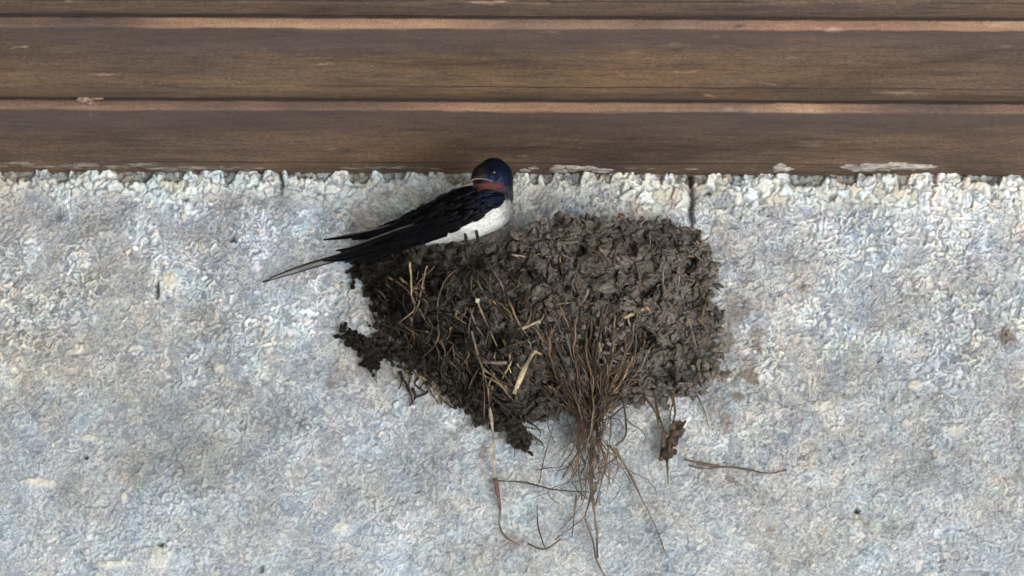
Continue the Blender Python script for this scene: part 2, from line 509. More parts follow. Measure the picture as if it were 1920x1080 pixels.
SCARS = [(915, 6, 50, 7, .8), (38, 89, 22, 5, .8), (188, 138, 28, 4, .85), (1482, 109, 16, 4, .75), (615, 120, 16, 6, .35), (1440, 157, 20, 4, .5), (1690, 174, 46, 9, .5),
         (1030, 61, 26, 5, .5), (172, 215, 3, 3, .8), (1185, 98, 22, 5, .35), (1340, 68, 7, 9, .6), (1265, 84, 22, 8, .4), (1330, 180, 12, 8, .5), (1560, 55, 30, 8, .6),
         (1890, 46, 50, 9, .55), (1885, 86, 14, 10, .25), (620, 280, 14, 4, .4), (300, 260, 40, 12, .18), (980, 292, 8, 3, .6), (1290, 135, 26, 4, .4), (1000, 8, 30, 4, .35),
         (130, 3, 8, 4, .6), (1370, 205, 14, 6, .5), (1410, 210, 8, 6, .4), (1330, 232, 26, 3, .3), (1520, 270, 26, 14, .2)]
DARKS = [(1272, 92, 16, 6, .7), (1385, 48, 14, 9, .8), (1862, 232, 6, 14, .7), (800, 243, 50, 9, .5), (620, 115, 26, 8, .5), (1135, 292, 7, 6, .7), (1175, 258, 18, 5, .5),
         (1033, 202, 5, 5, .8), (300, 77, 8, 8, .6), (480, 14, 40, 5, .4), (1095, 190, 18, 6, .7), (1760, 262, 16, 8, .35), (430, 232, 60, 12, .18), (1000, 228, 50, 8, .25)]
for k in range(NB):
    vis = k < 3
    bx = dense_axis(-0.40, 0.40, 0.0011, -2.6, 2.6) if vis else np.linspace(-2.6, 2.6, 160)
    U, Xb = np.meshgrid(prof[:, 0], bx, indexing='ij')
    Zb = np.repeat(prof[:, 1][:, None], len(bx), 1)
    Yb = -(k + U) * BW + BOFF
    if k == 0:
        Zb = np.where((U < .277) & (U > .033), .0002 + .0008 * (.277 - U) / .15, Zb)
    # the edges wander, the face is slightly cupped and worn
    edge_w = wave(Xb, k * 7.3, 60) * 0.0016 + wave(Xb, k * 3.1, 220) * 0.0008
    Yb = Yb + edge_w * np.where(U > .97, 1.0, np.where(U < .25, 0.9, 0))
    Zb = Zb + (fbm(Xb * 14, Yb * 60, 161 + k, 3) - 0.5) * 0.0012 * (Zb < .004) + 0.0006 * (fbm(Xb * 50, Yb * 900, 171 + k, 2) - 0.5) * (Zb < .004)
    Zb = Zb - np.where((U > .272) & (U < .306), 1, 0) * 0.0012 * sm(.5, .62, fbm(Xb * 9, Xb * 0 + k, 181, 3)) * (Zb > .001)
    Vb = np.stack([Xb, Yb, H + Zb], -1).reshape(-1, 3)
    if vis:
        qx, qy = proj(Vb); qx, qy = qx.reshape(Xb.shape), qy.reshape(Xb.shape)
        st = .35 + 1.1 * sm(.40, .60, fbm(qx * .045, qy * .55, 231, 3))
        sc, dk = streaks(qx, qy, SCARS) * np.clip(st, 0, 1), streaks(qx, qy, DARKS) * .9
    else:
        sc = dk = np.zeros(Xb.shape)
    ragged = (fbm(Xb * 50, Xb * 0 + k, 191, 4) - 0.5) * 0.03
    ed = sm(.972, .985, U + ragged * 1.1 + 0.003) * (Zb < .0058) * np.clip(-0.55 + 2.3 * fbm(Xb * 12, Xb * 0 + k * 5, 201, 4) , 0, 1)
    gy = sm(.62, .93, U + (fbm(Xb * 7, Yb * 40, 211, 4) - 0.5) * 0.5) * 0.55 * (1 - ed)
    dkl = np.where((U > .283) & (U < .301), 0.75 * sm(.38, .55, fbm(Xb * 11, Xb * 0 + k, 181, 3)), 0)
    dk = np.maximum(dk, np.maximum(dkl, (Zb > .0059) * 0.95))  # gap recess painted dark on top of its own shade
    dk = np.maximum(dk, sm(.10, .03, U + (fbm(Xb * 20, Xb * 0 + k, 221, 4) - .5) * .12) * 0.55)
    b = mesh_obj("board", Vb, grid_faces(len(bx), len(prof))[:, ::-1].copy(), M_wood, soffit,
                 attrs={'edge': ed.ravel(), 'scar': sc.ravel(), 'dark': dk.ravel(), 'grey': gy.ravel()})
    if k == 0:
        first_board = b
first_board['label'] = "lowest board, resting against the stone wall, with pale plaster smears along its edge"


def lump(mb, c, ax, seed, sub=3, amp=0.35, fr=2.2, c3=None, cuts=0):
    """irregular lump: ax is a 3x3 of semi-axes"""
    v, f = ICO[sub]
    r_ = np.random.default_rng(seed)
    n = np.zeros(len(v))
    a = amp
    q = fr
    for o in range(4):
        d = r_.normal(size=(3, 3)) * q
        ph = r_.random(3) * 6.28
        n += a * np.sin(v @ d.T + ph).prod(1) * 1.3 + a * 0.35 * np.sin(v @ d[0] + ph[1])
        q *= 1.9; a *= 0.55
    v = v * (1 + n)[:, None]
    for _ in range(cuts):
        pn = r_.normal(size=3); pn /= np.linalg.norm(pn)
        h = r_.uniform(.35, .8)
        v = v - np.maximum(0, v @ pn - h)[:, None] * pn * .92
    vv = v @ np.asarray(ax) + np.asarray(c)
    mb.add(vv, f, c3)


ICO = {}
for s_ in (1, 2, 3, 4):
    bm = bmesh.new()
    bmesh.ops.create_icosphere(bm, subdivisions=s_, radius=1)
    ICO[s_] = (np.array([x.co[:] for x in bm.verts]), [[q.index for q in f.verts] for f in bm.faces])
    bm.free()


def smear(pts, wpx, seed, thick=0.0012, mat=None, nm='plaster_smear'):
    """thin uneven dab of plaster along photo points lying on the first board's sloped edge"""
    mb = MB()
    n = len(pts)
    for i, (px, py, r) in enumerate(pts):
        # a point on the underside of the boards
        r0 = fwd * FPX + rgt * (px - 960) + upv * (540 - py)
        c = cam_loc + r0 * ((H - cam_loc.z) / r0.z)
        s = S()
        u = (BOFF - c.y) / BW
        c.z += 0.0002 + 0.0008 * max(0, (.277 - u)) / .15
        lump(mb, c, np.diag([wpx * s, r * s / 0.42, thick]), seed + i, 3, 0.28)
    return mb.build(nm, mat or M_plaster, first_board)


smear([(1600, 314, 7), (1630, 313, 9), (1665, 312, 9), (1700, 312, 8), (1732, 313, 5)], 24, 1)
smear([(1462, 315, 8), (1473, 318, 5)], 13, 20)
smear([(1046, 317, 8), (1074, 315, 7), (1100, 316, 5), (1128, 320, 4)], 18, 30)
M_film, t_, b_ = new_mat("grey_film", 0.9, 0.15)
n1 = noise_node(t_, 300, 5, 0.7, (0.3, 1, 1))
r_ = ramp(t_, n1.outputs[0], [(0.36, (0.10, 0.078, 0.062)), (0.52, (0.22, 0.195, 0.165)), (0.7, (0.42, 0.40, 0.36))])
t_.links.new(r_.outputs[0], b_.inputs["Base Color"])
bump(t_, b_, n1.outputs[0], 0.6, 0.0008)
rs = np.random.default_rng(3)
smear([(8 + 15 * i + rs.normal(0, 4), 311 + i * .22 + rs.normal(0, 2.2), rs.uniform(1.5, 5)) for i in range(33) if rs.random() < .85], 15, 40, .0004, M_film, 'grey_smear')
smear([(640 + 16 * i + rs.normal(0, 4), 316 + rs.normal(0, 1.5), rs.uniform(1.2, 3.6)) for i in range(13) if rs.random() < .8], 13, 90, .0004, M_film, 'grey_smear')
smear([(1180 + 17 * i + rs.normal(0, 5), 318 + rs.normal(0, 2), rs.uniform(1, 2.6)) for i in range(15) if rs.random() < .5], 12, 130, .0004, M_film, 'grey_smear')
smear([(985, 320, 4), (1000, 316, 3)], 10, 100, .0008)
mbk = MB()
for i, (px, py, a, b2) in enumerate([(160, 187, 13, 5), (180, 184, 12, 3), (168, 194, 6, 4)]):
    c = P(px, py, BW * 1.0 - BOFF + .0005)
    lump(mbk, c, np.diag([a * S(), .0025, b2 * S()]), 300 + i, 3, 0.3, c3=(.30, .22, .17))
mbk.build("resin_lump", M_col, first_board)

# ------------------------------------------------------------------ the nest
nest = empty("bird_nest", P(1040, 640, 0))
tag(nest, "cup nest of dark mud pellets, roots and straw stuck to the pale wall", "nest")
RIM = np.array([(656, 484, .004), (705, 484, .030), (770, 476, .052), (850, 466, .066), (930, 458, .074), (985, 436, .078), (1060, 406, .078), (1130, 416, .074),
                (1200, 417, .062), (1256, 420, .043), (1302, 440, .020), (1326, 480, .004)], float)
BOT = np.array([(672, 512), (716, 598), (748, 640), (815, 692), (885, 752), (972, 806), (1050, 766), (1135, 764), (1200, 742), (1272, 722), (1336, 650), (1330, 560)], float)
TT = np.linspace(0, 1, len(RIM))


def bowl(t, v):
    r = [np.interp(t, TT, RIM[:, k]) for k in range(3)]
    b = [np.interp(t, TT, BOT[:, k]) for k in range(2)]
    px, py = r[0] * (1 - v) + b[0] * v, r[1] * (1 - v) + b[1] * v
    py = py + (vnoise(np.asarray(px) * .045, np.asarray(px) * 0 + 3.3, 441) - .5) * 34 * v ** 3
    d = r[2] * np.power(np.clip(1 - v ** 2.0, 0, 1), 0.75) + 0.002
    return px, py, d


def Pn(px, py, d):
    px, py, d = map(np.asarray, (px, py, d))
    r = np.array(fwd) * FPX + (px - 960)[..., None] * np.array(rgt) + (540 - py)[..., None] * np.array(upv)
    k = (-d - cam_loc.y) / r[..., 1]
    return np.array(cam_loc) + r * k[..., None]


tg, vg = np.meshgrid(np.linspace(0, 1, 700), np.linspace(0, 1, 420))
gpx, gpy, gd = bowl(tg, vg)
gd = gd + (fbm(gpx * .03, gpy * .03, 401, 4) - 0.5) * 0.010 * sm(0, .02, gd)
_w1, _w2, _wi = worley((gpx + 30 * fbm(gpx * .06, gpy * .06, 405, 3)) * .044, (gpy + 30 * fbm(gpx * .06, gpy * .06, 407, 3)) * .050, 411)
_wx, _wy = gpx + 34 * (fbm(gpx * .05, gpy * .05, 405, 3) - .5), gpy + 34 * (fbm(gpx * .05, gpy * .05, 407, 3) - .5)
def knob(f, seed, hi):
    a, b, r = worley(_wx * f, _wy * f * 1.08, seed)
    return np.clip(1 - (a / .95) ** 2, 0, 1) * (1 - hi + hi * r) * sm(0, .22, b - a)
crust = (knob(.027, 451, .6) * .0080 + knob(.058, 455, .8) * .0036 + knob(.13, 459, .9) * .0013 - .0050
         + (fbm(gpx * .10, gpy * .10, 415, 5) - .5) * .0060 - .0045 * sm(.018, 0, np.abs(fbm(gpx * .035, gpy * .035, 463, 3) - .5)))
PITS = [(1213, 546, 15, .9), (1290, 492, 17, 1), (1196, 632, 24, 1), (1180, 466, 15, .8), (875, 492, 30, .7), (790, 520, 36, .9), (740, 560, 26, .8), (893, 705, 28, 1), (850, 640, 26, .7),
        (1000, 520, 14, .7), (1085, 470, 12, .7), (1250, 455, 14, .8), (1310, 520, 12, .8), (1240, 700, 18, .8), (1060, 540, 10, .6), (960, 560, 24, .7), (1020, 720, 30, .9), (930, 640, 22, .8), (1150, 560, 12, .7)]
pit = np.zeros(gpx.shape)
for (x_, y_, r_, k_) in PITS:
    pit = np.maximum(pit, k_ * sm(1.15, .35, np.hypot((gpx - x_) / r_ / 1.25, (gpy - y_) / r_) + (fbm(gpx * .08, gpy * .08, 431, 3) - .5) * .9))
gd = gd - pit * .014 * sm(0, .02, gd)
def near_i(px, py): return np.argmin((gpx - px) ** 2 + (gpy - py) ** 2)
gd2 = gd + crust * sm(0, .012, gd)
def near_i(px, py): return np.argmin((gpx - px) ** 2 + (gpy - py) ** 2)
def depth_at(px, py):
    i = np.argmin((gpx - px) ** 2 + (gpy - py) ** 2)
    return float(gd.ravel()[i]) if ((gpx.ravel()[i] - px) ** 2 + (gpy.ravel()[i] - py) ** 2) < 400 else 0.003
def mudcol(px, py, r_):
    """dry grey-brown pellets on the right, darker ones left and below, their shade painted in"""
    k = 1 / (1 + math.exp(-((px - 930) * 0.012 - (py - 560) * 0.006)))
    a, b = np.array([.017, .0145, .0125]), np.array([.136, .121, .108])  # first tone carries the shaded side of the nest
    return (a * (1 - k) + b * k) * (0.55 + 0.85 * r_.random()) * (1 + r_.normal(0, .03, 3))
# core of the cup: outside skin, then the hollow inside
core = Pn(gpx, gpy, np.maximum(gd2 - 0.0005, 0.0005)).reshape(-1, 3)
inn = []
for q in np.linspace(0, 1, 12):
    rx, ry, rd = [np.interp(np.linspace(0, 1, 700), TT, RIM[:, k]) for k in range(3)]
    p = Pn(rx, ry, np.maximum(rd - 0.004, .0005))
    c = np.array(P(1020, 480, .025))
    depth_in = 0.045 * math.sin(q * math.pi / 2)
    p2 = p * (1 - q * 0.9) + c * q * 0.9
    p2[:, 1] = np.minimum(p2[:, 1], -0.0008)
    p2[:, 2] = p[:, 2] * (1 - q) + c[2] * q - depth_in * (q > 0)
    inn.append(p2)
inn = np.concatenate(inn)
cv = np.concatenate([core, inn])
cf = np.concatenate([grid_faces(700, 420)[:, ::-1], grid_faces(700, 12) + len(core)])
cup = MB()
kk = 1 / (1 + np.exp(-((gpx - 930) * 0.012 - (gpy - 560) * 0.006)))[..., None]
ccol = (np.array([.014, .012, .0105]) * (1 - kk) + np.array([.125, .111, .099]) * kk) * (.85 + .5 * _wi[..., None]) * (.35 + 1.3 * fbm(gpx * .035, gpy * .035, 417, 4)[..., None])  # core darkened left and below as well, shade put into the colour
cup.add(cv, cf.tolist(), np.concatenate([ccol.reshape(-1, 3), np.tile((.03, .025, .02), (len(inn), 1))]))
rp = np.random.default_rng(5)
n_p = 0
def pellet(px, py, d, s, sub=2, c3=None, flat=0.75, amp=.34):
    ax = (np.linalg.qr(rp.normal(size=(3, 3)))[0].T * np.array([1.3, .95, flat])).T * s * S(d)
    ax = ax * np.array([1, .72, 1])
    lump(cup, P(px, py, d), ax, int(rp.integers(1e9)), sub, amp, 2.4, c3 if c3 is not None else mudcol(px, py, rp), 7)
while n_p < 620:
    t, v = rp.random(), rp.random() ** 0.9
    px, py, d = [float(q) for q in bowl(np.array(t), np.array(v))]
    left = px < 930
    if left and rp.random() < .35: continue
    if not left and rp.random() < .62: n_p += 1; continue
    if left and rp.random() < .45: n_p += 1; continue
    s = (2.4 + 8 * rp.random() ** 3) if left else (2.5 + 12 * rp.random() ** 2.6)
    if left or py > 660: s *= .85
    ii = near_i(px, py); d = float(gd2.ravel()[ii])
    if pit.ravel()[ii] > .25: n_p += 1; continue
    pellet(px, py, d - 0.0002 - .00018 * s, s, 3 if s > 6 else 2, flat=rp.uniform(.35, .8))
    n_p += 1
for i in range(130):                                             # the rim is built of fresh pellets
    t = rp.random()
    px, py, d = [float(q) for q in bowl(np.array(t), np.array(0.0))]
    if px < 700: continue
    pellet(px, py + rp.uniform(-6, 10), max(.003, d - rp.uniform(0, .01)), rp.uniform(6, 11), 3)
def trail(pts, n, s0, s1, w_, d0=.004, c3=None):
    pts = np.array(pts, float)
    L = np.r_[0, np.cumsum(np.hypot(*np.diff(pts, axis=0).T))]
    for i in range(n):
        q = rp.random() * L[-1]
        x, y = np.interp(q, L, pts[:, 0]), np.interp(q, L, pts[:, 1])
        pellet(x + rp.normal(0, w_), y + rp.normal(0, w_), d0 + rp.uniform(0, .006), rp.uniform(s0, s1), 2, c3)
trail([(642, 620), (668, 640), (700, 655), (740, 660), (800, 680)], 190, 3, 9, 7)      # spur of old mud on the left
trail([(680, 640), (700, 685), (712, 688)], 70, 3, 8, 6)
trail([(655, 488), (672, 520), (700, 545), (712, 600)], 50, 4, 8, 7)
trail([(1330, 470), (1334, 540), (1340, 600), (1348, 650), (1340, 690), (1300, 735)], 110, 4, 9, 9)
trail([(850, 735), (905, 768), (950, 795), (975, 825), (990, 834)], 150, 3, 10, 9, .006, (.030, .025, .021))
trail([(960, 780), (975, 810), (988, 836)], 50, 3, 9, 6, .008, (.030, .025, .021))
trail([(990, 775), (1060, 768), (1140, 762), (1170, 748)], 60, 3, 8, 7, .006)
trail([(1170, 742), (1230, 738), (1290, 725), (1330, 670)], 120, 3, 10, 9, .006)
trail([(700, 600), (735, 650), (800, 695), (860, 742)], 110, 3, 8, 8, .005, (.034, .028, .023))
trail([(1160, 405), (1166, 404)], 5, 3, 5, 2, .066, (.14, .075, .05))


def tube(mb, pts, r0, r1, c, sides=5, flat=1.0):
    pts = np.asarray(pts, float)
    n = len(pts)
    tg_ = np.gradient(pts, axis=0)
    tg_ /= np.linalg.norm(tg_, axis=1)[:, None] + 1e-12
    a = np.cross(tg_, np.array([0.03, 1, 0.02])); a /= np.linalg.norm(a, axis=1)[:, None] + 1e-12
    b = np.cross(tg_, a)
    rr = np.linspace(r0, r1, n) * np.clip(1 + np.convolve(rp.normal(0, .35, n + 2), np.ones(3) / 3, 'valid'), .45, 1.6)
    cv_ = np.clip(1 + np.convolve(rp.normal(0, .9, n + 4), np.ones(5) / 5, 'valid'), .35, 1.5)
    c = np.repeat(cv_, sides)[:, None] * np.asarray(c, float)[None]
    ang = np.linspace(0, 2 * np.pi, sides, endpoint=False)
    v = (pts[:, None] + rr[:, None, None] * (np.cos(ang)[None, :, None] * a[:, None] + flat * np.sin(ang)[None, :, None] * b[:, None])).reshape(-1, 3)
    f = [[i * sides + j, i * sides + (j + 1) % sides, (i + 1) * sides + (j + 1) % sides, (i + 1) * sides + j] for i in range(n - 1) for j in range(sides)]
    f += [list(range(sides))[::-1], [(n - 1) * sides + j for j in range(sides)]]
    mb.add(v, f, c)


def spline(ctrl, n):
    ctrl = np.asarray(ctrl, float)
    if len(ctrl) == 2:
        return ctrl[0] + (ctrl[1] - ctrl[0]) * np.linspace(0, 1, n)[:, None]
    t = np.linspace(0, len(ctrl) - 1, n)
    c = np.vstack([2 * ctrl[0] - ctrl[1], ctrl, 2 * ctrl[-1] - ctrl[-2]])
    i = np.minimum(t.astype(int), len(ctrl) - 2)
    u = (t - i)[:, None]
    p0, p1, p2, p3 = c[i], c[i + 1], c[i + 2], c[i + 3]
    return 0.5 * (2 * p1 + (p2 - p0) * u + (2 * p0 - 5 * p1 + 4 * p2 - p3) * u ** 2 + (3 * p1 - p0 - 3 * p2 + p3) * u ** 3)


def strand(mb, pts, wpx0, wpx1, c, lift=0.004, wob=2.0, n=None, flat=1.0, dfix=None):
    """pts: photo pixels, or (px, py, depth); without a depth the strand lies on the nest or on the wall"""
    P3 = []
    for p in pts:
        d = p[2] if len(p) > 2 else depth_at(p[0], p[1]) + lift
        P3.append((p[0], p[1], d))
    n = n or max(8, int(sum(math.hypot(P3[i + 1][0] - P3[i][0], P3[i + 1][1] - P3[i][1]) for i in range(len(P3) - 1)) / 9))
    q = spline(P3, n)
    q[:, 0] += np.convolve(rp.normal(0, wob, n + 4), np.ones(5) / 5, 'valid')
    q[:, 1] += np.convolve(rp.normal(0, wob, n + 4), np.ones(5) / 5, 'valid')
    q[:, 2] = np.maximum(q[:, 2], .002)
    tube(mb, Pn(q[:, 0], q[:, 1], q[:, 2]), wpx0 * S() / 2, wpx1 * S() / 2, c, 5, flat)


TAN, PALE, BRN, DRK, GRY, RED = (.33, .235, .135), (.58, .47, .30), (.15, .10, .06), (.045, .033, .025), (.20, .17, .14), (.13, .065, .045)
# stems that stand out, each a part of its own
STEMS = [("straw", [(1001, 660), (985, 690), (965, 738)], 11, 8, PALE, .006), ("straw", [(1000, 660), (1016, 664)], 8, 5, TAN, .006),
         ("straw", [(979, 616), (1012, 602)], 9, 9, PALE, .007), ("straw", [(894, 562), (910, 600), (932, 650), (957, 700)], 5, 4, (.42, .31, .19), .007),
         ("straw", [(1170, 596), (1212, 574)], 9, 8, TAN, .006), ("straw", [(1212, 575), (1218, 582)], 8, 6, TAN, .006),
         ("straw", [(905, 677), (950, 681)], 9, 7, (.22, .15, .13), .006), ("grass_stem", [(769, 492), (771, 525), (770, 552)], 6, 4, TAN, .006),
         ("grass_stem", [(800, 500), (792, 535), (785, 570), (775, 595)], 5, 3, TAN, .007), ("grass_stem", [(772, 556), (776, 580), (748, 606)], 5, 3, TAN, .007),
         ("grass_stem", [(776, 540), (795, 542)], 8, 6, (.28, .19, .16), .008), ("grass_stem", [(766, 550), (780, 535), (792, 520)], 6, 3, TAN, .007),
         ("grass_stem", [(814, 500), (800, 515)], 4, 3, BRN, .006), ("grass_stem", [(960, 477), (985, 482)], 5, 3, (.34, .27, .2), .007),
         ("grass_stem", [(860, 505), (840, 520), (826, 548), (820, 575)], 4, 3, BRN, .006),
         ("grass_stem", [(912, 748, .012), (922, 790, .012), (926, 840, .010), (929, 900, .008)], 8, 6, (.50, .42, .33), .0),
         ("grass_stem", [(928, 898, .008), (932, 925, .007), (938, 955, .005)], 13, 7, RED, 0), ("rootlet", [(938, 950, .006), (936, 985, .005), (952, 1008, .004), (975, 1022, .003)], 5, 4, (.30, .20, .13), 0),
         ("rootlet", [(885, 620), (893, 660), (905, 700), (908, 750), (905, 790)], 5, 3, (.21, .16, .13), .007), ("rootlet", [(890, 640), (905, 690), (915, 730), (918, 760)], 4, 3, TAN, .007),
         ("rootlet", [(935, 902, .006), (985, 905, .012), (1040, 918, .018), (1105, 923, .020)], 4, 3, (.12, .09, .055), 0),
         ("rootlet", [(1150, 838, .02), (1180, 890, .012), (1210, 950, .008), (1232, 1000, .006), (1252, 1045, .004)], 5, 3, (.17, .13, .09), 0),
         ("rootlet", [(1008, 950, .012), (1009, 990, .01), (1020, 1028, .006)], 3.5, 3, (.12, .085, .06), 0), ("rootlet", [(990, 1020, .004), (1022, 1030, .005), (1052, 1010, .006)], 4, 3, (.11, .08, .055), 0),
         ("rootlet", [(1050, 760, .02), (1035, 810, .015), (1018, 870, .01), (1011, 905, .008)], 4, 2, (.13, .10, .07), 0), ("rootlet", [(1080, 930, .02), (1075, 975, .015), (1072, 1005, .012)], 4, 3, (.12, .09, .06), 0),
         ("rootlet", [(1100, 965, .016), (1078, 985, .015), (1040, 1012, .01)], 4, 3, (.13, .09, .06), 0),
         ("rootlet", [(1282, 862, .006), (1330, 872, .006), (1390, 878, .005), (1440, 887, .004), (1475, 882, .004)], 5, 3.5, (.13, .09, .06), 0),
         ("rootlet", [(1290, 872, .006), (1320, 880, .006), (1360, 876, .005), (1400, 880, .004)], 4, 3, (.17, .10, .08), 0),
         ("rootlet", [(1330, 545), (1318, 580), (1316, 612)], 7, 4, TAN, .006), ("rootlet", [(1190, 700), (1206, 740), (1228, 770, .012), (1236, 805, .012)], 7, 5, (.13, .09, .06), .006),
         ("rootlet", [(1262, 745, .012), (1258, 790, .012)], 5, 4, (.11, .08, .06), 0), ("rootlet", [(1285, 710, .01), (1310, 745, .006), (1322, 775, .004), (1328, 800, .004)], 4, 2, (.13, .10, .07), 0),
         ("rootlet", [(1165, 720), (1172, 780, .012), (1172, 815, .01), (1155, 835, .012)], 5, 3, (.11, .08, .06), .005), ("rootlet", [(1020, 780, .012), (1060, 800, .014), (1075, 790, .016)], 3, 2, DRK, 0),
         ("rootlet", [(1030, 770, .015), (1028, 800, .012), (1040, 830, .01)], 3, 2, DRK, 0), ("rootlet", [(1575, 973, .003), (1610, 975, .003), (1632, 992, .003)], 2.2, 1.6, (.25, .19, .14), 0)]
for (nm, pts, a, b, c, lf) in STEMS:
    m = MB()
    strand(m, pts, a * .78, b * .78, tuple(np.array(c) * .8), lf - .0015 if lf else 0, 1.6, flat=0.6 if nm == 'straw' else 0.9)
    m.build(nm, M_straw, nest)
m = MB(); lump(m, P(895, 563, depth_at(895, 563) + .008), np.diag([3.8, 3, 4.8]) * S(), 77, 3, .3, 2.2, (.55, .50, .43), 3)
m.build('seed_husk', M_straw, nest)
# fibres bedded in the mud on the left side, and the beard of roots hanging from the middle
fb = MB()
for i in range(260):
    x = rp.uniform(690, 1010); y = rp.uniform(500, 760)
    if y > 520 + (x - 690) * 1.1 + 120: continue
    ln = rp.uniform(25, 80); an = rp.normal(1.25, .45)
    pts = [(x, y), (x + math.cos(an) * ln * .5 + rp.normal(0, 5), y + math.sin(an) * ln * .5), (x + math.cos(an + rp.normal(0, .3)) * ln, y + math.sin(an) * ln)]
    if pts[-1][1] > 770: continue
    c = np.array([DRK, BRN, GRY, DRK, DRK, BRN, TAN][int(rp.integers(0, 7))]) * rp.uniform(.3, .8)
    strand(fb, pts, rp.uniform(2.5, 6.5), 2, c, rp.uniform(-.001, .004), 3)
for i in range(110):
    x = rp.uniform(990, 1330); y = rp.uniform(430, 720)
    ln = rp.uniform(14, 55); an = rp.uniform(0, 3.14)
    strand(fb, [(x, y), (x + math.cos(an) * ln * .5 + rp.normal(0, 4), y + math.sin(an) * ln * .5), (x + math.cos(an) * ln, y + math.sin(an) * ln)],
           rp.uniform(2, 4.5), 1.5, np.array([BRN, GRY, DRK][int(rp.integers(0, 3))]) * rp.uniform(.6, 1.2), rp.uniform(.001, .005), 2)
tag(fb.build("bedded_fibre", M_straw, nest), kind='stuff')
bd = MB()
for i in range(125):
    cx_ = [1022, 1048, 1082, 1104, 1130, 1158, 1190, 1212][int(rp.integers(0, 8))]
    x0 = cx_ + rp.normal(0, 9); y0 = rp.uniform(560, 735) + abs(x0 - 1100) * .15
    xm = 1112 + (x0 - 1112) * .40 + rp.normal(0, 9); ym = max(745, y0 + 25) + rp.normal(0, 12)
    yl = ym + 12 + rp.exponential(42)
    if yl > 960: yl = 900
    xe = 1110 + rp.normal(0, 13)
    c = np.array([TAN, BRN, BRN, RED, DRK, GRY, (.20, .13, .075)][int(rp.integers(0, 7))]) * rp.uniform(.25, .8)
    strand(bd, [(x0, y0), ((x0 + xm) / 2 + rp.normal(0, 9), (y0 + max(ym, y0 + 10)) / 2), (xm, ym, depth_at(xm, min(ym, 755)) * .6 + .012 + rp.uniform(0, .01)),
                ((xm + xe) / 2, (ym + yl) / 2, .022 + rp.uniform(0, .01)), (xe, yl, .02)], rp.uniform(1.8, 4.6), 1.3, c, rp.uniform(.000, .007), 6)
for i in range(38):                                              # hair-thin tangled wisps
    x0 = 1105 + rp.normal(0, 30); y0 = rp.uniform(745, 900); an = rp.normal(1.57, .7); ln = rp.uniform(30, 110)
    strand(bd, [(x0, y0, .02), (x0 + math.cos(an) * ln * .5 + rp.normal(0, 16), y0 + math.sin(an) * ln * .5, .016), (x0 + math.cos(an) * ln, y0 + math.sin(an) * ln, .012)],
           2.2, 1.2, np.array(BRN) * rp.uniform(.4, 1.1), 0, 5)
for i in range(60):
    x0, y0 = rp.uniform(700, 1000), 0
    y0 = np.interp(x0, BOT[:, 0][:6], BOT[:, 1][:6]) + rp.uniform(-40, 5); an = rp.normal(1.2, .6); ln = rp.uniform(20, 60)
    strand(bd, [(x0, y0), (x0 + math.cos(an) * ln * .5 + rp.normal(0, 7), y0 + math.sin(an) * ln * .5), (x0 + math.cos(an) * ln, y0 + math.sin(an) * ln)], 2.5, 1.3, np.array(DRK) * rp.uniform(.5, 1.3), .003, 4)
for i in range(26):                                              # short wisps leaving the beard lower down
    x0 = 1108 + rp.normal(0, 18); y0 = rp.uniform(760, 860); an = rp.normal(1.57, .35); ln = rp.uniform(40, 120)
    strand(bd, [(x0, y0, .022), (x0 + math.cos(an) * ln * .5 + rp.normal(0, 6), y0 + math.sin(an) * ln * .5, .02), (x0 + math.cos(an) * ln, y0 + math.sin(an) * ln, .012)],
           3.5, 1.5, np.array(BRN) * rp.uniform(.6, 1.2), 0, 3)
tag(bd.build("root_beard", M_straw, nest), kind='stuff')
for pts, a, b in [([(1108, 840, .022), (1108, 900, .02), (1112, 950, .018), (1118, 1000, .014), (1120, 1045, .01)], 6, 3.5),
                  ([(1102, 800, .022), (1112, 860, .02), (1106, 930, .018), (1098, 970, .016)], 5, 3), ([(1095, 770, .024), (1085, 830, .02), (1086, 890, .018), (1090, 940, .015)], 4, 3),
                  ([(1145, 780, .024), (1140, 850, .02), (1130, 900, .018), (1115, 950, .016)], 4.5, 3), ([(1098, 970, .016), (1110, 1010, .012), (1118, 1050, .008), (1133, 1082, .005)], 5, 3.5),
                  ([(1112, 905, .02), (1112, 930, .018)], 12, 8)]:
    m = MB()
    strand(m, pts, a, b, (.115, .08, .052), 0, 2)
    m.build("rootlet", M_straw, nest)
for i in range(260):
    x, y = rp.uniform(1010, 1220), rp.uniform(560, 740)
    pellet(x, y, depth_at(x, y) + rp.uniform(0, .006), 2.5 + 8 * rp.random() ** 2, 3, flat=.6)
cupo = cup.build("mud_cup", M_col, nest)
# clod of mud dangling on a root
cl = MB()
for i in range(46):
    t = rp.random()
    x, y = 1275 - 30 * t + rp.normal(0, 5), 800 + 58 * t + rp.normal(0, 5)
    ax = np.linalg.qr(rp.normal(size=(3, 3)))[0] * (rp.uniform(4, 8) * S())
    lump(cl, P(x, y, .012 + rp.normal(0, .0025)), ax, int(rp.integers(1e9)), 2, .34, 2.4, np.array([.105, .08, .065]) * rp.uniform(.5, 1.3))
for pts in ([(1226, 742, .022), (1232, 775, .016), (1242, 805, .013), (1250, 830, .013)], [(1258, 735, .016), (1266, 770, .014), (1262, 800, .013), (1268, 815, .013)], [(1248, 845, .012), (1252, 875, .012), (1254, 908, .011)], [(1245, 800, .012), (1240, 830, .014), (1238, 865, .013)], [(1268, 800, .014), (1256, 835, .016), (1250, 880, .012)],
            [(1285, 790, .01), (1270, 815, .012), (1256, 850, .012)], [(1238, 800, .012), (1252, 815, .012)]):
    strand(cl, pts, 5, 2.5, (.10, .07, .05), 0, 1.5)
cl.build("mud_clod", M_col, nest)

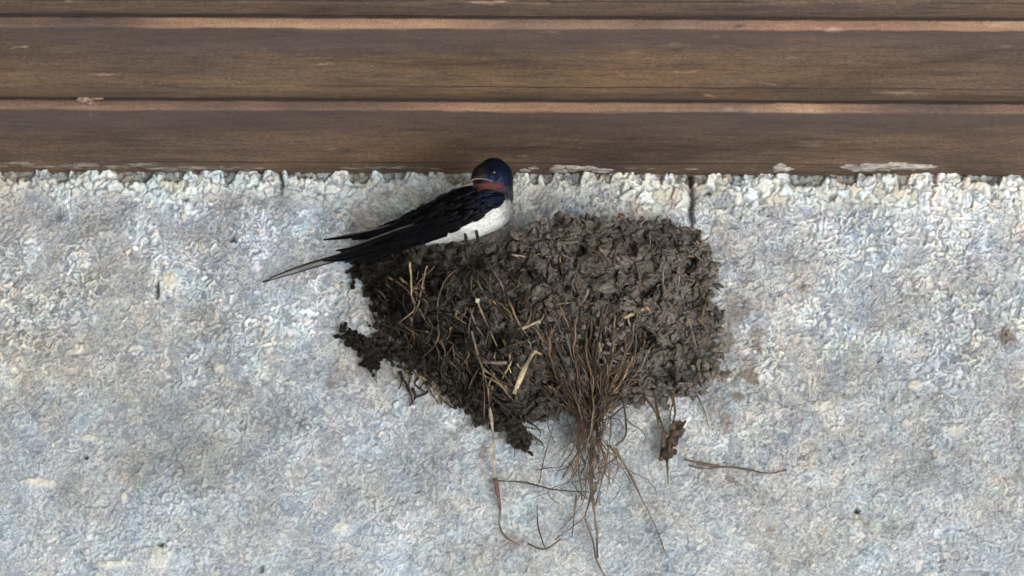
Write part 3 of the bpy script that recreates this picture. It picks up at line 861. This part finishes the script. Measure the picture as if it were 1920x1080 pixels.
# ------------------------------------------------------------------ the swallow
bird = empty("swallow", P(896, 456, .074))
tag(bird, "glossy blue-black swallow with rust throat and white belly perched on the nest rim", "bird")
BLUE, BLACK, WHITE, RUST = np.array([.0022, .0056, .0155]), np.array([.0020, .0020, .0024]), np.array([.72, .73, .69]), np.array([.115, .036, .023])
def bd_(px, d): return d - .010 - min(1, max(0, (890 - px) / 390)) * .027
chain = [(690, 462, .066, 9), (740, 446, .070, 20), (790, 430, .074, 30), (840, 414, .077, 41), (880, 402, .079, 46), (915, 391, .080, 42), (927, 362, .083, 35), (926, 334, .086, 36)]
spheres = []
for i in range(len(chain) - 1):
    for q in np.linspace(0, 1, 9)[:-1]:
        spheres.append([chain[i][k] * (1 - q) + chain[i + 1][k] * q for k in range(4)])
spheres.append(list(chain[-1]))
spheres += [[912, 331, .092, 27], [903, 333, .096, 19], [925, 325, .087, 29.5], [908, 345, .092, 20]]
spheres = [[q[0], q[1], bd_(q[0], q[2]), q[3]] for q in spheres]
v0, f0 = ICO[3]
sv, sf, off = [], [], 0
for (x, y, d, r) in spheres:
    sv.append(v0 * r * S(d) + np.array(P(x, y, d))); sf += [[i + off for i in f] for f in f0]; off += len(v0)
tmp = mesh_obj("body_tmp", np.concatenate(sv), sf, M_plume)
rm = tmp.modifiers.new("r", 'REMESH'); rm.mode = 'VOXEL'; rm.voxel_size = 0.0009
smo = tmp.modifiers.new("s", 'SMOOTH'); smo.factor = .5; smo.iterations = 8
dg = bpy.context.evaluated_depsgraph_get()
me = bpy.data.meshes.new_from_object(tmp.evaluated_get(dg))
bv = np.array([v.co[:] for v in me.vertices]); bn = np.array([v.normal[:] for v in me.vertices])
bf = [list(p.vertices) for p in me.polygons]
bpy.data.objects.remove(tmp)
bpx, bpy_ = proj(bv)


def plumage(px, py, nrm):
    """feather pattern of the body"""
    j1 = (vnoise(px * .22, py * .22, 501) - .5) * 7
    x, y = px + j1, py + (vnoise(px * .22, py * .22, 503) - .5) * 7
    c = np.tile(BLACK * .5 + BLUE * .5, (len(px), 1)); g = np.ones(len(px))
    body_line = np.interp(x, [690, 770, 860, 905, 938, 960], [470, 449, 420, 400, 372, 372])     # white below this line
    wht = sm(-2, 3, y - body_line) * sm(366, 373, y)
    # chest band above the white
    c = c * (1 - wht[:, None]) + WHITE * wht[:, None]; g = g * (1 - wht)
    grey = sm(938, 953, x) * sm(366, 376, y)
    c = c * (1 - .55 * grey[:, None]) + np.array([.12, .11, .12]) * .55 * grey[:, None]
    head = sm(352, 338, y)
    crown = head * sm(905, 935, x)
    c = c * (1 - .8 * crown[:, None]) + BLUE * 1.5 * .8 * crown[:, None]
    lore = sm(345, 335, y) * sm(918, 898, x) * sm(305, 318, y)
    c = c * (1 - .7 * lore[:, None]) + np.array([.030, .018, .013]) * .7 * lore[:, None]
    thr = sm(338, 341, y) * sm(360, 355, y) * sm(948, 936, x) * sm(888, 893, x) * sm(-.1, .15, -nrm[:, 1])
    c = c * (1 - thr[:, None]) + RUST * thr[:, None]; g = g * (1 - thr)
    side = sm(938, 950, x) * sm(345, 352, y) * sm(376, 366, y)
    c = c * (1 - .5 * side[:, None]) + np.array([.075, .06, .075]) * .5 * side[:, None]
    return c, g


bc, bg_ = plumage(bpx, bpy_, bn)
VV, FF, CC, GG, nb = [bv], list(bf), [bc], [bg_], len(bv)
# contour feathers lying back over the body
rb = np.random.default_rng(11)
tail_dir = np.array(P(690, 470, .062)) - np.array(P(915, 391, .080)); tail_dir /= np.linalg.norm(tail_dir)
for i in rb.choice(len(bv), 5200, replace=False):
    p, n = bv[i], bn[i]
    hd = bpy_[i] < 352
    base = tail_dir if not hd else (np.array([.55, .1, -.75]))
    t = base - n * (base @ n) + rb.normal(0, .12, 3)
    t -= n * (t @ n)
    L_ = np.linalg.norm(t)
    if L_ < .2: continue
    t /= L_; b = np.cross(n, t)
    ln, wd = (rb.uniform(.0016, .0026), .0009) if hd else (rb.uniform(.003, .0052), .0016)
    lf = .00025 if hd else .0005
    q = np.array([p - n * .0002, p + t * ln * .5 + b * wd * .5 + n * lf * .6, p + t * ln + n * lf, p + t * ln * .5 - b * wd * .5 + n * lf * .6, p + t * ln * .5 + n * (lf * .6 + .00018)])
    VV.append(q); FF += [[nb, nb + 1, nb + 4], [nb + 1, nb + 2, nb + 4], [nb + 2, nb + 3, nb + 4], [nb + 3, nb, nb + 4]]
    k = rb.uniform(.75, 1.2) if bc[i].sum() > .05 else rb.uniform(.4, 2.6)
    CC.append(np.tile(bc[i] * k, (5, 1))); GG.append(np.full(5, bg_[i])); nb += 5
mesh_obj("body", np.concatenate(VV), FF, M_plume, bird, attrs={'col': np.clip(np.concatenate(CC), 0, .85), 'gloss': np.concatenate(GG)})


def feather(pts, w0, wmax, c, name=None, parent=None, mb=None, edge=None, up_bias=(0, -1, .35), tipk=0.06, raw=False, rim=True):
    """a flight feather: a curved vane with a raised shaft, pts = (px, py, depth) from root to tip; edge = colour of the upper rim"""
    q = spline(pts if raw else [(a_, b2_, bd_(a_, d_)) for a_, b2_, d_ in pts], 22)
    p = Pn(q[:, 0], q[:, 1], q[:, 2])
    tg_ = np.gradient(p, axis=0); tg_ /= np.linalg.norm(tg_, axis=1)[:, None]
    nrm = np.tile(np.array(up_bias, float) / np.linalg.norm(up_bias), (22, 1))
    b = np.cross(nrm, tg_); b /= np.linalg.norm(b, axis=1)[:, None]
    if b[:, 2].mean() < 0: b = -b
    u = np.linspace(0, 1, 22)
    wd = (w0 + (wmax - w0) * np.sin(np.clip(u * 1.7, 0, 1) * np.pi / 2)) * np.clip((1 - u) / .35, tipk, 1) ** .75 * S(.07) / 2
    prof_ = [(-1, 0), (-.45, .0004), (-.06, .0006), (0, .0009), (.06, .0006), (.45, .0005), (.88, .0002), (1, 0)]
    v = np.concatenate([p + b * (wd * a)[:, None] + nrm * h for a, h in prof_] + [p + b * (wd * a)[:, None] + nrm * (h - .0004) for a, h in prof_[::-1]])
    K = len(prof_) * 2
    f = [[j * 22 + i, ((j + 1) % K) * 22 + i, ((j + 1) % K) * 22 + i + 1, j * 22 + i + 1] for j in range(K) for i in range(21)]
    cols = np.tile(np.array(c), (len(v), 1))
    if edge is not None:
        for j in ((5, 6, 7, 8, 9) if rim else (1, 2, 3, 4, 5)):
            cols[j * 22 + (4 if rim else 9):(j + 1) * 22 - 2] = np.array(edge) * rb.uniform(.6, 1.2, (22 - (6 if rim else 11), 1))
    own = mb or MB()
    own.add(v, f, cols)
    if mb is None:
        return own.build(name, M_feather, parent)


M_feather, t_, b_ = new_mat("flight_feather", 0.5, 0.14)
a_ = col_attr(t_)
n1 = noise_node(t_, 1300, 2, 0.6)
r_ = ramp(t_, n1.outputs[0], [(0.3, (0.7, 0.7, 0.7)), (0.7, (1.25, 1.25, 1.25))])
t_.links.new(mix(t_, a_.outputs["Color"], r_.outputs[0], 1.0, 'MULTIPLY'), b_.inputs["Base Color"])
b_.inputs["Specular Tint"].default_value = (0.75, 0.8, 1.0, 1)
EDGE = (.30, .285, .27)


def wing(upper, lower, tips, far=False):
    """folded wing: a shell of coverts over the flank, then the long primaries that slide out from under it"""
    n, m = 46, 22
    Uc, Lc = [spline([(a_, b2_, bd_(a_, d_)) for a_, b2_, d_ in e_], n) for e_ in (upper, lower)]
    s = np.linspace(0, 1, m)
    g = Uc[None] * (1 - s)[:, None, None] + Lc[None] * s[:, None, None]
    bul = (.007 * np.sin(np.pi * np.clip(s, 0, 1)) ** .8)[:, None] * (np.sin(np.pi * np.linspace(.22, 1, n)))[None]
    g[..., 2] += bul * (-1 if far else 1)
    tt = np.linspace(0, 1, n)[None]
    scal = np.abs(((tt * 11 + s[:, None] * 2.5) % 1) - .5) * .0006 + np.abs(((s[:, None] * 6 + tt * 1.5) % 1) - .5) * .0005
    g[..., 2] += scal
    v = Pn(g[..., 0], g[..., 1], g[..., 2]).reshape(-1, 3)
    back = Pn(g[..., 0], g[..., 1], g[..., 2] - .0012).reshape(-1, 3)
    F1 = grid_faces(n, m)
    nv = len(v)
    fr = [[j * n + i for i in (0,)] for j in range(0)]
    loop = [j for j in range(n)] + [j * n + n - 1 for j in range(1, m)] + [(m - 1) * n + j for j in range(n - 2, -1, -1)] + [j * n for j in range(m - 2, 0, -1)]
    rimf = [[loop[i], loop[(i + 1) % len(loop)], loop[(i + 1) % len(loop)] + nv, loop[i] + nv] for i in range(len(loop))]
    k = sm(.34, .02, tt) * (0.1 + .9 * np.sin(np.pi * s)[:, None])  # blue sheen of the shoulder put into the colour
    cols = (BLACK[None, None] * (1 - k[..., None]) + BLUE[None, None] * 1.9 * k[..., None]).reshape(-1, 3)
    cols = cols * (0.8 + .5 * rb.random(len(cols)))[:, None]
    mbw = MB()
    mbw.add(np.concatenate([v, back]), F1.tolist() + (F1[:, ::-1] + nv).tolist() + rimf, np.concatenate([cols, cols]))
    # covert feathers in overlapping rows give the shell a ragged rim
    for _ in range(150):
        i, j = int(rb.integers(2, n - 3)), int(rb.integers(0, m))
        a0 = g[j, i]; a1 = g[min(m - 1, j), min(n - 1, i + 4)]
        dx, dy = a1[0] - a0[0], a1[1] - a0[1]
        L_ = math.hypot(dx, dy) + 1e-6
        ln = rb.uniform(16, 26)
        sg = -1 if far else 1
        feather([(a0[0], a0[1], a0[2] + .0005 * sg), (a0[0] + dx / L_ * ln * .5, a0[1] + dy / L_ * ln * .5, (a0[2] + a1[2]) / 2 + .0014 * sg),
                 (a0[0] + dx / L_ * ln, a0[1] + dy / L_ * ln, a1[2] + .0010 * sg)], 4, 8, cols[j * n + i] * rb.uniform(.7, 1.4), mb=mbw, tipk=.25, raw=True)
    wo = mbw.build("wing", M_feather, bird)
    for (pts, w0, w1, ed) in tips:
        feather(pts, w0, w1, BLACK * rb.uniform(1.0, 1.8), "primary_feather", wo, edge=ed)
    return wo


near = wing([(944, 362, .093), (912, 350, .088), (870, 350, .084), (820, 371, .083), (770, 398, .080), (720, 428, .075), (690, 446, .071)],
            [(948, 374, .096), (930, 388, .101), (900, 408, .102), (860, 429, .099), (810, 446, .094), (760, 460, .084), (700, 474, .074)],
            [([(830, 432, .097), (760, 455, .084), (690, 474, .074), (640, 485, .066), (606, 489, .060)], 14, 17, None),
             ([(830, 420, .097), (760, 444, .085), (690, 466, .075), (650, 478, .068), (618, 483, .064)], 14, 17, None),
             ([(820, 410, .097), (750, 432, .087), (700, 450, .079), (665, 463, .073), (630, 470, .068)], 14, 14, EDGE),
             ([(810, 402, .092), (750, 426, .083), (715, 445, .077), (690, 457, .072)], 14, 18, None),
             ([(840, 438, .099), (770, 460, .085), (700, 480, .075), (655, 486, .068)], 12, 15, None)])
far = wing([(905, 352, .070), (870, 352, .068), (820, 374, .066), (775, 398, .064), (730, 418, .060), (700, 432, .057)],
           [(905, 380, .062), (870, 392, .060), (820, 412, .058), (775, 428, .056), (730, 440, .054), (700, 450, .053)],
           [([(800, 400, .070), (740, 422, .065), (690, 436, .060), (645, 444, .056), (606, 450, .051)], 12, 14, EDGE),
            ([(800, 402, .064), (740, 430, .059), (700, 442, .056), (660, 449, .052)], 12, 14, None),
            ([(790, 408, .064), (735, 436, .060), (700, 448, .057)], 12, 14, None)], True)
TAILS = [([(740, 452, .072), (690, 468, .066), (640, 482, .060), (580, 499, .054), (535, 514, .050), (492, 529, .047)], 16, 15, (.30, .30, .30)),
         ([(740, 450, .070), (690, 464, .065), (640, 478, .060), (585, 494, .053), (540, 509, .049), (505, 522, .046)], 14, 11, None),
         ([(740, 448, .072), (690, 466, .066), (650, 478, .060), (622, 488, .057)], 16, 17, None), ([(740, 446, .070), (690, 462, .064), (655, 472, .058), (636, 470, .056)], 16, 16, EDGE),
         ([(740, 456, .074), (690, 474, .068), (650, 485, .062)], 14, 14, None)]
for (pts, w0, w1, ed) in TAILS:
    feather(pts, w0, w1, BLACK * rb.uniform(1.0, 1.7), "tail_feather", bird, edge=ed, rim=(w1 != 15))

# bill: two flattened mandibles and the pale gape line between them
def mandible(name, mat, zoff, half_w, thick, tip, base, squash=1.0):
    a, t = np.array(P(*base)), np.array(P(*tip))
    ax = t - a; L_ = np.linalg.norm(ax); ax /= L_
    side = np.cross(ax, np.array([0, 0, 1.])); side /= np.linalg.norm(side)
    upb = np.cross(side, ax)
    v = []
    n, s = 12, 10
    for i in range(n):
        u = i / (n - 1)
        r_ = math.sqrt(max(0, 1 - u ** 1.6)) * (1 if i < n - 1 else .02)
        for j in range(s):
            q = 2 * math.pi * j / s
            v.append(a + ax * L_ * u + side * math.cos(q) * half_w * r_ + upb * (zoff + math.sin(q) * thick * r_ - .0006 * u * u))
    f = [[i * s + j, i * s + (j + 1) % s, (i + 1) * s + (j + 1) % s, (i + 1) * s + j] for i in range(n - 1) for j in range(s)] + [list(range(s))[::-1], [(n - 1) * s + j for j in range(s)]]
    return mesh_obj(name, v, f, mat, bird)
mandible("bill", M_bill, .0008, .0038, .0016, (882, 338, .100), (906, 332, .088))
mandible("lower_bill", M_bill, -.0010, .0032, .0009, (886, 341, .098), (906, 339, .088))
gp = MB()
strand(gp, [(883, 339, .1005), (889, 336, .0995), (897, 335, .0985), (908, 335.5, .0975), (918, 338, .0965), (924, 341, .0950)], 3.4, 2.2, (1, 1, 1), 0, .2, n=18)
gp.build("gape", M_gape, bird)


def on_head(px, py, out):
    """point on the body's near surface at a photo pixel"""
    m = (np.hypot(bpx - px, bpy_ - py) < 4) & (bn[:, 1] < 0)
    return bv[m][np.argmin(bv[m][:, 1])] + np.array([0, -out, 0])


em = MB()
ev, ef = ICO[3]
em.add(ev * .0019 + on_head(928, 321, -.0005), ef)
em.build("eye", M_eye, bird)
for (x, y) in ((893, 438), (872, 443)):
    lg = MB()
    tube(lg, spline([P(x, y - 4, .078), P(x + 2, y + 6, .083), P(x + 4, y + 16, .087)], 8), .0011, .0008, (1, 1, 1), 7)
    for dx, dd in ((-10, .090), (0, .093), (10, .091), (2, .078)):
        tube(lg, spline([P(x + 4, y + 15, .087), P(x + 4 + dx * .6, y + 17, dd), P(x + 4 + dx, y + 25, dd + .001)], 7), .0007, .00035, (1, 1, 1), 6)
    lg.build("leg", M_leg, bird)
